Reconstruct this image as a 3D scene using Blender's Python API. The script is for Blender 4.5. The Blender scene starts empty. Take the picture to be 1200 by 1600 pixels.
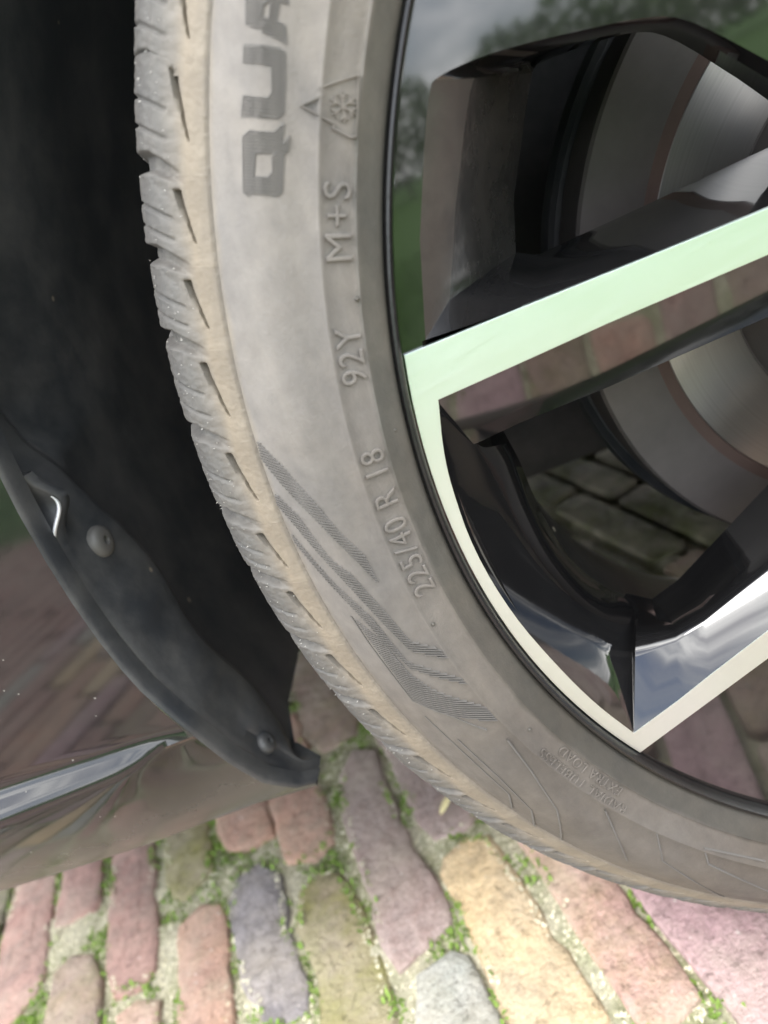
import bpy, bmesh, math, random
import numpy as np
from mathutils import Vector, Matrix, noise as mnoise

random.seed(7); np.random.seed(7)
S = bpy.context.scene
COL = S.collection
PI = math.pi

# ------------------------------------------------------------------ camera
cam_d = bpy.data.cameras.new('camera'); cam = bpy.data.objects.new('camera', cam_d); COL.objects.link(cam)
RT = Vector((0.90511548, -0.09034238, -0.41545664)); UP = Vector((0.41757804, 0.37267994, 0.82869672)); FW = Vector((-0.07996592, 0.92355179, -0.37504338))
M = Matrix.Identity(4)
for i in range(3):
    M[i][0] = RT[i]; M[i][1] = UP[i]; M[i][2] = -FW[i]
M[0][3], M[1][3], M[2][3] = -0.23352101, -0.20333642, 0.42382983
cam.matrix_world = M
cam_d.sensor_fit = 'VERTICAL'; cam_d.sensor_height = 36; cam_d.sensor_width = 27
cam_d.lens = 36 * 1118.5 / 1600
cam_d.clip_start = 0.01; cam_d.clip_end = 400
cam_d.dof.use_dof = True; cam_d.dof.focus_distance = 0.245; cam_d.dof.aperture_fstop = 8.5
S.camera = cam

# ------------------------------------------------------------------ world
SUN_EL, SUN_AZ = math.radians(60), math.radians(222)     # azimuth measured from +Y, clockwise
W = bpy.data.worlds.new('World'); S.world = W; W.use_nodes = True
nt = W.node_tree; nt.nodes.clear()
o = nt.nodes.new('ShaderNodeOutputWorld'); bg = nt.nodes.new('ShaderNodeBackground')
sky = nt.nodes.new('ShaderNodeTexSky'); sky.sky_type = 'NISHITA'; sky.sun_disc = False
sky.sun_elevation = SUN_EL; sky.sun_rotation = SUN_AZ; sky.dust_density = 1.5
tc = nt.nodes.new('ShaderNodeTexCoord')
mp = nt.nodes.new('ShaderNodeMapping'); mp.inputs['Scale'].default_value = (1, 1, 2.2)
cl = nt.nodes.new('ShaderNodeTexNoise'); cl.inputs['Scale'].default_value = 2.6; cl.inputs['Detail'].default_value = 7; cl.inputs['Roughness'].default_value = .58
rp = nt.nodes.new('ShaderNodeValToRGB'); rp.color_ramp.elements[0].position = .36; rp.color_ramp.elements[1].position = .60
mx = nt.nodes.new('ShaderNodeMix'); mx.data_type = 'RGBA'
core = nt.nodes.new('ShaderNodeValToRGB'); core.color_ramp.elements[0].position = .48; core.color_ramp.elements[1].position = .68
core.color_ramp.elements[0].color = (.36, .365, .375, 1); core.color_ramp.elements[1].color = (1, .99, .97, 1)
gain = nt.nodes.new('ShaderNodeVectorMath'); gain.operation = 'SCALE'; gain.inputs['Scale'].default_value = 24
nt.links.new(cl.outputs['Fac'], core.inputs[0]); nt.links.new(core.outputs['Color'], gain.inputs[0]); nt.links.new(gain.outputs[0], mx.inputs['B'])
mp.inputs['Location'].default_value = (.35, .2, .1)
nt.links.new(tc.outputs['Generated'], mp.inputs[0]); nt.links.new(mp.outputs[0], cl.inputs['Vector'])
nt.links.new(cl.outputs['Fac'], rp.inputs[0]); nt.links.new(rp.outputs['Color'], mx.inputs['Factor'])
nt.links.new(sky.outputs[0], mx.inputs['A']); nt.links.new(mx.outputs['Result'], bg.inputs['Color'])
bg.inputs['Strength'].default_value = 0.12
nt.links.new(bg.outputs[0], o.inputs[0])
sd = bpy.data.lights.new('sun', 'SUN'); sd.energy = 0.9; sd.angle = math.radians(25); sd.color = (1, .97, .93)
sun = bpy.data.objects.new('sun', sd); COL.objects.link(sun)
sdir = Vector((math.sin(SUN_AZ) * math.cos(SUN_EL), math.cos(SUN_AZ) * math.cos(SUN_EL), math.sin(SUN_EL)))
sun.rotation_euler = sdir.to_track_quat('Z', 'Y').to_euler(); sun.location = sdir * 20
S.view_settings.view_transform = 'Standard'; S.view_settings.look = 'None'; S.view_settings.gamma = 1
S.view_settings.exposure = 1.8
S.view_settings.use_curve_mapping = False

# ------------------------------------------------------------------ traced measurements
# spokes and windows: (along axis, across axis, depth) in mm; tyre marks: (radius mm, angle deg); bricks: (across, along) the courses in mm
A_OUT = [(108.3,-68.4,6.0),(145.8,-75.2,6.0),(181.1,-81.6,6.0),(209.6,-88.5,6.0),(197.2,-113.1,6.0),(177.6,-143.2,6.0),(172.9,-144.4,6.0),(158.4,-141.6,6.0),(141.4,-136.0,6.0),(117.9,-127.5,6.0),(109.7,-120.5,6.0),(96.2,-102.8,6.0)]
A_MID = [(100.4,-69.0,18.0),(137.7,-76.1,18.0),(173.9,-82.3,18.0),(197.5,-93.7,11.0),(183.6,-115.0,11.0),(166.9,-137.8,11.0),(162.5,-140.0,12.0),(149.0,-136.6,12.0),(131.6,-130.8,12.0),(118.6,-125.9,12.0),(110.6,-120.9,12.0),(94.1,-97.9,12.0)]
A_IN = [(82.3,-71.5,45.0),(117.7,-76.0,45.0),(158.5,-81.6,45.0),(167.6,-89.3,45.0),(160.6,-104.2,45.0),(141.0,-131.3,45.0),(137.1,-134.7,45.0),(126.2,-133.3,45.0),(112.5,-129.9,45.0),(100.9,-126.6,45.0),(90.6,-120.3,45.0),(73.9,-95.3,45.0)]
B_OUT = [(113.0,-56.7,5.0),(161.5,-64.2,5.0),(186.6,-67.5,5.0),(215.2,-71.4,5.0),(215.7,-70.1,5.0),(221.4,-57.6,5.0),(225.3,-45.3,5.0),(230.0,-21.8,5.0),(230.4,6.8,5.0),(226.6,34.4,5.0),(222.0,57.7,5.0),(215.3,78.4,5.0),(215.2,78.4,5.0),(195.2,74.5,5.0),(180.7,70.9,5.0),(155.9,65.4,5.0)]
B_MID = [(111.7,-33.3,20.0),(165.7,-40.8,20.0),(196.4,-46.0,20.0),(218.8,-48.5,20.0),(210.8,-43.4,24.0),(211.9,-36.2,25.0),(213.8,-27.7,25.0),(213.5,-14.6,25.0),(212.7,8.6,25.0),(208.9,29.4,25.0),(203.4,46.3,25.5),(197.7,59.0,26.2),(196.6,52.6,19.5),(182.1,56.0,18.0),(169.9,55.1,18.0),(141.8,48.8,18.0)]
B_IN = [(95.2,-25.6,50.0),(156.2,-33.6,50.0),(188.7,-37.9,50.0),(199.3,-38.4,50.0),(199.3,-29.6,50.0),(199.4,-21.3,50.0),(200.3,-14.2,50.0),(201.8,-1.0,50.0),(201.9,20.3,50.0),(198.8,39.7,50.0),(194.2,53.6,50.0),(187.3,64.5,50.0),(186.3,63.8,49.0),(177.7,73.1,46.0),(164.0,70.8,45.0),(127.0,55.9,45.0)]
BAND_OUT = [(108.8,-68.7,5.0),(146.2,-75.4,5.0),(181.2,-81.8,5.0),(218.0,-88.1,5.0)]
QUA = {'Q':[[(273.72,154.175),(272.59,154.361),(264.98,154.345),(263.99,154.152),(263.38,152.345),(262.3,152.089),(262.03,151.416),(263.24,151.795),(263.87,151.621),(263.47,150.866),(265.75,151.316),(271.7,151.289),(273.5,151.587)],[(270.9,153.438),(267.22,153.45),(266.09,153.166),(266.2,152.494),(265.1,152.24),(270.44,152.35)]],'U':[[(273.83,150.657),(264.88,150.651),(263.54,150.364),(263.98,147.667),(265.23,147.503),(273.76,147.516),(273.7,148.284),(266.89,148.356),(266.46,149.484),(267.32,149.759),(273.42,149.739)]],'A':[[(273.61,146.649),(263.84,147.271),(264.47,146.513),(266.48,146.354),(266.16,145.533),(264.22,145.577),(265.6,144.288),(274.48,144.859)],[(270.06,146.298),(268.25,146.353),(268.1,145.489),(269.99,145.816)]]}
BANDS = [[(281.95,167.776),(275.32,169.83),(269.78,172.362),(266.65,174.333),(262.12,176.639),(261.93,179.191),(264.94,177.038),(271.25,173.711),(278.52,170.805),(282.39,169.106)],[(281.85,171.261),(277.11,172.856),(272.52,176.195),(268.53,177.584),(264.67,180.714),(262.26,184.006),(254.46,186.334),(255.08,187.154),(264.15,184.79),(266.58,182.363),(270.42,178.922),(275.37,175.931),(279.04,173.889),(282.64,172.16)],[(281.79,174.189),(276.06,177.523),(269.27,181.189),(266.85,185.493),(263.5,186.394),(255.11,189.24),(255.08,189.969),(267.65,186.166),(269.79,183.697),(273.15,180.582),(278.2,177.306),(282.03,174.955)],[(275.28,180.743),(270.36,183.187),(268.7,186.56),(265.44,188.563),(255.17,192.522),(255.51,194.374),(261.29,192.697),(266.26,191.604),(274.13,188.911),(273.77,186.014),(274.2,183.298)]]
LINES = [[(274.75,190.718),(273.33,196.436),(274.41,200.955),(280.75,203.123)],[(270.94,193.687),(270.9,198.792),(274.34,203.533),(283.08,206.271)],[(257.83,196.07),(260.53,199.879),(266.92,204.557),(282.32,209.05)],[(256.52,207.894),(264.3,210.92),(273.54,214.004)],[(254.35,213.481),(265.42,216.108),(270.48,220.468),(280.17,225.617)],[(252.22,225.406),(253.89,218.87),(259.61,220.157),(265.78,227.387)],[(275.52,180.847),(275.12,183.21),(274.5,186.115),(274.48,189.034),(267.06,191.193),(260.49,194.152)]]
SNOW = [[(246.16,148.005),(250.78,148.504),(255.51,149.014),(254.33,149.337),(259.51,149.944),(254.83,150.303),(251.16,150.607),(251.58,150.84),(247.05,151.179),(245.62,151.111)]]
BR = {'b1':[(-686,495),(-646,466),(-640,418),(-635,375),(-640,356),(-667,353),(-686,383),(-686,435)],'b2':[(-632,476),(-595,478),(-589,425),(-589,414),(-612,423)],'b2b':[(-610,370),(-589,351),(-576,321),(-570,270),(-617,297),(-622,351)],'b3':[(-579,452),(-572,342),(-565,310),(-542,302),(-535,307),(-531,339),(-535,407),(-539,436),(-574,471)],'b3b':[(-558,291),(-526,282),(-522,241),(-555,260)],'b4':[(-522,431),(-520,390),(-515,369),(-507,367),(-476,374),(-478,405),(-486,437),(-518,454)],'b4b':[(-510,338),(-511,279),(-508,232),(-478,215),(-474,249),(-473,277),(-469,311),(-474,330)],'b5':[(-469,403),(-442,376),(-418,374),(-417,393),(-425,434),(-465,448)],'b5b':[(-435,353),(-453,352),(-465,331),(-463,290),(-461,257),(-450,220),(-432,206),(-420,208),(-416,226),(-422,278),(-418,314),(-422,339)],'b6':[(-412,380),(-409,332),(-388,322),(-366,325),(-366,359),(-367,403),(-409,429)],'b6b':[(-406,307),(-414,274),(-403,226),(-408,191),(-407,172),(-372,151),(-368,177),(-363,207),(-366,247),(-370,288),(-381,308)],'b7':[(-327,418),(-344,395),(-354,356),(-354,309),(-354,294),(-357,217),(-353,196),(-312,204),(-308,212),(-308,244),(-312,265),(-312,322),(-310,372),(-307,400)],'b7b':[(-344,186),(-350,160),(-353,140),(-311,115),(-309,131),(-310,175),(-312,182)],'b7c':[(-358,529),(-372,480),(-353,448),(-316,439),(-305,464),(-312,523)],'b8':[(-284,359),(-293,299),(-296,273),(-269,266),(-244,267),(-253,340)],'b8b':[(-296,254),(-301,242),(-296,207),(-299,163),(-302,129),(-307,112),(-263,86),(-256,119),(-256,140),(-259,171),(-257,208),(-256,231)],'b9':[(-236,199),(-237,158),(-237,130),(-240,106),(-241,91),(-236,84),(-209,71),(-207,85),(-208,94),(-208,128),(-209,165),(-209,186),(-232,209)],'b10':[(-194,144),(-197,120),(-199,95),(-195,73),(-193,61),(-191,43),(-172,32),(-128,73),(-135,109),(-190,149)]}
HUB = Vector((0, 0, .3185))
STEER = math.radians(8.0)
CN = Vector((math.sin(STEER), math.cos(STEER), 0)); CX = Vector((math.cos(STEER), -math.sin(STEER), 0))
def carpt(x, y, z): return CX * x + CN * y + Vector((0, 0, z))

# ------------------------------------------------------------------ helpers
def link(name, me, mat=None, parent=None, kind=None):
    ob = bpy.data.objects.new(name, me); COL.objects.link(ob)
    if mat and not me.materials: me.materials.append(mat)
    if parent: ob.parent = parent
    if kind: ob['kind'] = kind
    return ob
def tag(o, label, cat=None, group=None, kind=None):
    if label: o['label'] = label
    if cat: o['category'] = cat
    if group: o['group'] = group
    if kind: o['kind'] = kind
    return o
def mesh(name, verts, faces, smooth=True, angle=None):
    me = bpy.data.meshes.new(name); me.from_pydata([tuple(v) for v in verts], [], faces); me.update()
    bm = bmesh.new(); bm.from_mesh(me)
    bmesh.ops.remove_doubles(bm, verts=bm.verts, dist=1e-5)
    bmesh.ops.recalc_face_normals(bm, faces=bm.faces)
    if angle is not None:
        for e in bm.edges:
            if len(e.link_faces) == 2 and e.calc_face_angle(0) > math.radians(angle): e.smooth = False
    for f in bm.faces: f.smooth = smooth
    bm.to_mesh(me); bm.free()
    return me
def lathe(name, prof, n=360, angle=40, a0=0, a1=360):
    full = abs(a1 - a0 - 360) < 1e-6
    ths = [math.radians(a0 + (a1 - a0) * i / n) for i in range(n if full else n + 1)]
    vs = []
    for t in ths:
        c, s = math.cos(t), math.sin(t)
        vs += [(r * c, y, r * s) for r, y in prof]
    k = len(prof); fs = []
    m = len(ths)
    for i in range(n):
        j = (i + 1) % m
        for q in range(k - 1): fs.append((i * k + q, i * k + q + 1, j * k + q + 1, j * k + q))
    return mesh(name, vs, fs, True, angle)
def bev(o, w, seg=2, ang=25):
    m = o.modifiers.new('bevel', 'BEVEL'); m.width = w; m.segments = seg; m.limit_method = 'ANGLE'; m.angle_limit = math.radians(ang)
    m.harden_normals = False
    return o
class NT:
    def __init__(s, name):
        s.m = bpy.data.materials.new(name); s.m.use_nodes = True; s.t = s.m.node_tree
        s.b = s.t.nodes['Principled BSDF']; s.tc = s.n('ShaderNodeTexCoord')
    def n(s, typ, **kw):
        x = s.t.nodes.new(typ)
        for k, v in kw.items(): setattr(x, k, v)
        return x
    def l(s, a, b): s.t.links.new(a, b)
    def noise(s, scale, detail=4, rough=.55, vec=None, stretch=None):
        x = s.n('ShaderNodeTexNoise'); x.inputs['Scale'].default_value = scale; x.inputs['Detail'].default_value = detail; x.inputs['Roughness'].default_value = rough
        v = vec or s.tc.outputs['Object']
        if stretch:
            mpn = s.n('ShaderNodeMapping'); mpn.inputs['Scale'].default_value = stretch; s.l(v, mpn.inputs[0]); v = mpn.outputs[0]
        s.l(v, x.inputs['Vector']); return x.outputs['Fac']
    def ramp(s, fac, stops):
        x = s.n('ShaderNodeValToRGB'); cr = x.color_ramp
        while len(cr.elements) < len(stops): cr.elements.new(.5)
        for e, (p, c) in zip(cr.elements, stops):
            e.position = p; e.color = (*c, 1) if len(c) == 3 else c
        s.l(fac, x.inputs[0]); return x.outputs['Color']
    def mix(s, fac, a, b, typ='MIX'):
        x = s.n('ShaderNodeMix', data_type='RGBA', blend_type=typ)
        for k, v in (('Factor', fac), ('A', a), ('B', b)):
            if hasattr(v, 'is_output'): s.l(v, x.inputs[k])
            elif k == 'Factor': x.inputs[k].default_value = v
            else: x.inputs[k].default_value = (*v, 1)
        return x.outputs['Result']
    def math(s, op, a, b=None, c=None):
        x = s.n('ShaderNodeMath', operation=op)
        for i, v in enumerate((a, b, c)):
            if v is None: continue
            if hasattr(v, 'is_output'): s.l(v, x.inputs[i])
            else: x.inputs[i].default_value = v
        return x.outputs[0]
    def bump(s, h, dist, strength=1.0, prev=None):
        x = s.n('ShaderNodeBump'); x.inputs['Distance'].default_value = dist; x.inputs['Strength'].default_value = strength
        s.l(h, x.inputs['Height'])
        if prev: s.l(prev, x.inputs['Normal'])
        return x.outputs[0]
    def set(s, **kw):
        for k, v in kw.items():
            i = s.b.inputs[k.replace('_', ' ')]
            if hasattr(v, 'is_output'): s.l(v, i)
            elif isinstance(v, tuple): i.default_value = (*v, 1) if len(v) == 3 else v
            else: i.default_value = v
        return s.m

# ------------------------------------------------------------------ materials
def m_tyre():
    t = NT('dusty_rubber')
    sx = t.n('ShaderNodeSeparateXYZ'); t.l(t.tc.outputs['Object'], sx.inputs[0])
    r = t.math('SQRT', t.math('ADD', t.math('MULTIPLY', sx.outputs[0], sx.outputs[0]), t.math('MULTIPLY', sx.outputs[2], sx.outputs[2])))
    wob = t.noise(38, 5, .6)
    rr = t.math('ADD', r, t.math('MULTIPLY', t.math('SUBTRACT', wob, .5), .005))
    f = t.math('DIVIDE', t.math('SUBTRACT', rr, .236), .08)
    # worn-in dirt: clean bead ring, dusty wall, sandy shoulder, grey tread
    base = t.ramp(f, [(.0, (.060, .060, .055)), (.108, (.066, .066, .060)), (.130, (.138, .129, .120)), (.34, (.138, .131, .123)), (.56, (.160, .152, .143)),
                      (.598, (.198, .176, .142)), (.66, (.226, .196, .152)), (.705, (.150, .142, .128)), (.76, (.098, .099, .097)), (1, (.085, .085, .085))])
    # light-to-dark fall of the wall painted in, lower part also browned by dirt
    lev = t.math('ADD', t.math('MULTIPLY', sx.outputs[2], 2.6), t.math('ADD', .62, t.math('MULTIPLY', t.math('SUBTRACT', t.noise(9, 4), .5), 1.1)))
    shade_dirt = t.ramp(lev, [(.10, (.50, .46, .42)), (.90, (1.04, 1.04, 1.04))])
    n1 = t.noise(16, 6, .62); n2 = t.noise(160, 4, .6); n3 = t.noise(60, 5, .65, stretch=(1, 1, .35))
    c = t.mix(t.ramp(n1, [(.38, (0, 0, 0)), (.66, (.75, .75, .75))]), base, (.180, .156, .128), 'MIX')
    c2 = t.mix(.42, base, c)
    c3 = t.mix(.5, c2, t.ramp(n3, [(.3, (.62, .62, .64)), (.7, (1.25, 1.22, 1.16))]), 'MULTIPLY')
    c3 = t.mix(1.0, c3, shade_dirt, 'MULTIPLY')
    c4 = t.mix(.35, c3, t.ramp(n2, [(.3, (.7, .7, .7)), (.7, (1.3, 1.3, 1.3))]), 'MULTIPLY')
    b = t.bump(t.noise(900, 3, .6), .0003, .5)
    b = t.bump(n3, .0006, .35, b)
    b = t.bump(t.noise(30, 3, .5, stretch=(1, 1, 1)), .0012, .2, b)
    return t.set(Base_Color=c4, Roughness=.62, Specular_IOR_Level=.35, Normal=b)
def m_gloss(name, col=(.006, .006, .007), rough=.06, dust=.0, speck=0.0, coat=1.0):
    t = NT(name)
    n = t.noise(45, 6, .65)
    c = col
    v = t.n('ShaderNodeTexVoronoi'); v.inputs['Scale'].default_value = 210
    t.l(t.tc.outputs['Object'], v.inputs['Vector'])
    sp = t.math('LESS_THAN', v.outputs['Distance'],   .085 if speck else 0)
    selr = t.n('ShaderNodeSeparateColor'); t.l(v.outputs['Color'], selr.inputs[0])
    sp = t.math('MULTIPLY', sp, t.math('GREATER_THAN', selr.outputs[0], 1 - speck))
    film = t.math('MULTIPLY', t.ramp(n, [(.35, (0, 0, 0)), (.75, (1, 1, 1))]), dust)
    if speck:                                # road spray settled on the lowest part of the panel
        sz = t.n('ShaderNodeSeparateXYZ'); t.l(t.tc.outputs['Object'], sz.inputs[0])
        low = t.n('ShaderNodeMapRange'); low.interpolation_type = 'SMOOTHSTEP'; t.l(sz.outputs[2], low.inputs[0])
        for q_, v_ in ((1, .262), (2, .195), (3, 0.0), (4, .80)): low.inputs[q_].default_value = v_
        film = t.math('MAXIMUM', film, t.math('MULTIPLY', low.outputs[0], t.math('ADD', .35, t.noise(60, 6, .7, stretch=(1, 1, .25)))))
    cc = t.mix(film, col, (.080, .076, .070))
    cc = t.mix(sp, cc, (.20, .19, .165))
    ro = t.math('ADD', t.math('MULTIPLY', t.math('MAXIMUM', film, sp), .5), rough)
    b = t.bump(t.noise(7, 2, .5), .0006, .15)
    return t.set(Base_Color=cc, Roughness=ro, Normal=b, Specular_IOR_Level=.5 + .25 * coat, Coat_Weight=coat, Coat_IOR=1.5, Coat_Roughness=.02)
def m_machined():
    t = NT('machined_aluminium')
    sx = t.noise(1500, 2, .5, stretch=(.04, 1, 1))
    b = t.bump(sx, .00003, .35)
    return t.set(Base_Color=(.76, .87, .86), Metallic=1.0, Roughness=t.math('ADD', .315, t.math('MULTIPLY', sx, .08)), Normal=b)
def m_plastic(name, a=(.010, .011, .012), bcol=(.045, .044, .042), rough=.5, scale=22, sk=1.0):
    t = NT(name)
    n = t.noise(scale, 7, .68); n2 = t.noise(260, 3, .6)
    v = t.n('ShaderNodeTexVoronoi'); v.inputs['Scale'].default_value = 70; t.l(t.tc.outputs['Object'], v.inputs['Vector'])
    sc = t.n('ShaderNodeSeparateColor'); t.l(v.outputs['Color'], sc.inputs[0])
    sp = t.math('MULTIPLY', t.math('LESS_THAN', v.outputs['Distance'], .10), t.math('GREATER_THAN', sc.outputs[1], 1 - .14 * sk))
    c = t.mix(t.ramp(n, [(.4, (0, 0, 0)), (.72, (1, 1, 1))]), a, bcol)
    c = t.mix(sp, c, (.22, .19, .15))
    b = t.bump(n2, .0003, .5); b = t.bump(n, .001, .4, b)
    return t.set(Base_Color=c, Roughness=t.math('ADD', rough - .1, t.math('MULTIPLY', n, .25)), Normal=b)
def m_metal(name, col, rough, ring=False, rot=900, metallic=1.0):
    t = NT(name)
    if ring:
        sx = t.n('ShaderNodeSeparateXYZ'); t.l(t.tc.outputs['Object'], sx.inputs[0])
        r = t.math('SQRT', t.math('ADD', t.math('MULTIPLY', sx.outputs[0], sx.outputs[0]), t.math('MULTIPLY', sx.outputs[2], sx.outputs[2])))
        cb = t.n('ShaderNodeCombineXYZ'); t.l(r, cb.inputs[0])
        n = t.noise(rot, 3, .7, vec=cb.outputs[0])
        c = t.mix(n, tuple(x * .72 for x in col), tuple(min(1, x * 1.2) for x in col))
        return t.set(Base_Color=c, Metallic=metallic, Roughness=t.math('ADD', rough - .06, t.math('MULTIPLY', n, .14)), Normal=t.bump(n, .00008, .6))
    n = t.noise(40, 5, .65)
    return t.set(Base_Color=t.mix(n, tuple(x * .6 for x in col), tuple(min(1, x * 1.3) for x in col)), Metallic=metallic, Roughness=rough, Normal=t.bump(n, .0004, .4))
def m_brick(name, a, b, c, moss=.0):
    a = tuple(min(1, x * 1.14) for x in a); c = tuple(x * .72 for x in c)
    t = NT(name)
    oi = t.n('ShaderNodeObjectInfo')
    off = t.n('ShaderNodeVectorMath', operation='ADD')
    t.l(t.tc.outputs['Object'], off.inputs[0])
    cb = t.n('ShaderNodeCombineXYZ')
    for i in range(2): t.l(t.math('MULTIPLY', oi.outputs['Random'], 17.0 + 9 * i), cb.inputs[i])
    t.l(cb.outputs[0], off.inputs[1]); V = off.outputs[0]
    n1 = t.noise(14, 6, .62, vec=V); n2 = t.noise(55, 6, .68, vec=V); n3 = t.noise(420, 4, .7, vec=V); n4 = t.noise(24, 6, .7, vec=V)
    col = t.mix(t.ramp(n1, [(.36, (0, 0, 0)), (.64, (1, 1, 1))]), a, b)
    col = t.mix(t.math('MULTIPLY', t.ramp(n2, [(.45, (0, 0, 0)), (.72, (1, 1, 1))]), .8), col, c)
    col = t.mix(.55, col, t.ramp(n3, [(.3, (.55, .55, .55)), (.7, (1.45, 1.43, 1.4))]), 'MULTIPLY')
    col = t.mix(t.ramp(t.noise(260, 2, .5, vec=V), [(.70, (0, 0, 0)), (.76, (.7, .7, .7))]), col, (.62, .58, .52))
    if moss: col = t.mix(t.math('MULTIPLY', t.ramp(n4, [(.42, (0, 0, 0)), (.60, (1, 1, 1))]), moss), col, (.20, .19, .035) if 'mossy' not in name else (.075, .085, .02))
    geo = t.n('ShaderNodeNewGeometry')        # sand and grime carried across all bricks alike
    gn = t.noise(11, 6, .66, vec=geo.outputs['Position'])
    col = t.mix(t.math('MULTIPLY', t.ramp(gn, [(.42, (0, 0, 0)), (.68, (1, 1, 1))]), .55), col, (.40, .34, .26))
    gn2 = t.noise(7, 5, .7, vec=geo.outputs['Position'])
    col = t.mix(t.math('MULTIPLY', t.ramp(gn2, [(.52, (0, 0, 0)), (.70, (1, 1, 1))]), .45), col, (.16, .13, .11))
    hs = t.n('ShaderNodeHueSaturation'); hs.inputs['Value'].default_value = 1.12; hs.inputs['Saturation'].default_value = .86; t.l(col, hs.inputs['Color']); col = hs.outputs[0]
    pit = t.ramp(t.noise(150, 5, .75, vec=V), [(.30, (0, 0, 0)), (.42, (1, 1, 1))])
    col = t.mix(.55, col, t.ramp(pit, [(0, (.45, .42, .40)), (1, (1.05, 1.05, 1.05))]), 'MULTIPLY')
    bb = t.bump(n3, .0012, .9); bb = t.bump(n2, .006, .9, bb); bb = t.bump(pit, .0012, .7, bb)
    return t.set(Base_Color=col, Roughness=.86, Specular_IOR_Level=.3, Normal=bb)
def m_darker():
    t = NT('darker_rubber'); n = t.noise(60, 5)  # darker than the wall, for ribbed letters, bands and lines
    return t.set(Base_Color=t.mix(n, (.084, .079, .074), (.128, .121, .112)), Roughness=.6, Specular_IOR_Level=.35)
MT = m_tyre(); MT2 = m_darker()
M_GLOSS = m_gloss('gloss_black_paint', (.006, .006, .0065), .05, .05, 0, .72)
M_BODY = m_gloss('black_car_paint', (.008, .0085, .009), .05, .07, .14, .20)
M_MACH = m_machined()
M_LINER = m_plastic('black_liner_plastic', (.032, .036, .040), (.085, .085, .085), .55, 22, .35)
M_FLANGE = m_plastic('dusty_black_plastic', (.028, .031, .035), (.085, .085, .083), .42, 24)
M_POCKET_LIT = m_plastic('lit_window_paint', (.026, .024, .023), (.060, .054, .048), .30, 26, 0)  # lit tone of the window wall, put into the colour
M_POCKET_SHADE = m_plastic('shaded_window_paint', (.010, .010, .010), (.026, .024, .022), .24, 26, 0)  # shaded tone of the same wall
M_BEAD = m_plastic('black_flange_paint', (.006, .006, .007), (.012, .012, .012), .30, 26, 0)
M_BARREL = m_plastic('dusty_barrel_paint', (.012, .012, .012), (.05, .045, .038), .30, 18)
M_DISC = m_metal('brushed_disc_steel', (.36, .345, .325), .40, True)
M_CAST = m_metal('grey_cast_iron', (.105, .094, .087), .62, metallic=.3)
M_RUST = m_metal('rust', (.075, .048, .038), .85, metallic=0)
M_SCREW = m_metal('dusty_grey_screw', (.10, .098, .092), .55, metallic=.1)
M_EDGE_GLINT = m_metal('edge_glint', (.62, .63, .65), .38, metallic=.6)  # pale colour standing for the highlight on a plastic edge

# ------------------------------------------------------------------ the car: one thing, its root on the ground under the wheel
car = bpy.data.objects.new('car', None); COL.objects.link(car); car.empty_display_size = .1
tag(car, 'glossy black car with its front wheel standing on mossy brick paving', 'car')

# ---- tyre
PROF = [(.2360, .012), (.2372, .0052), (.2382, .0022), (.2395, .0006), (.2412, -.0006), (.2436, -.0026), (.2452, -.0040), (.2458, -.0038), (.2470, -.0043),
        (.2500, -.0051), (.2540, -.0060), (.2546, -.0067), (.2552, -.0067), (.2558, -.0062), (.2620, -.0072), (.2660, -.0067), (.2700, -.0058), (.2740, -.0036), (.2770, -.0014), (.2800, .0012), (.2820, .0030), (.2826, .0044)]
PRr = np.array([.2375, .2405, .2454, .2549, .262, .270, .277, .2827, .290, .298, .303, .306, .3085, .312, .314])
PRy = np.array([.003, .0005, -.004, -.0062, -.0072, -.0058, -.0015, .0036, .0075, .0125, .0195, .029, .045, .07, .11])
def py(r): return float(np.interp(r, PRr, PRy))
inner = [(.2826, .0044), (.285, .010), (.292, .016), (.297, .024), (.301, .04), (.305, .07), (.307, .112), (.305, .15), (.300, .19), (.280, .222), (.255, .225), (.236, .215)]
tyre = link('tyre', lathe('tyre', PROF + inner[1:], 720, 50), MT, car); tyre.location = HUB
tyre['label'] = 'dusty winter tyre with sandy shoulder and raised sidewall writing'

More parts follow.
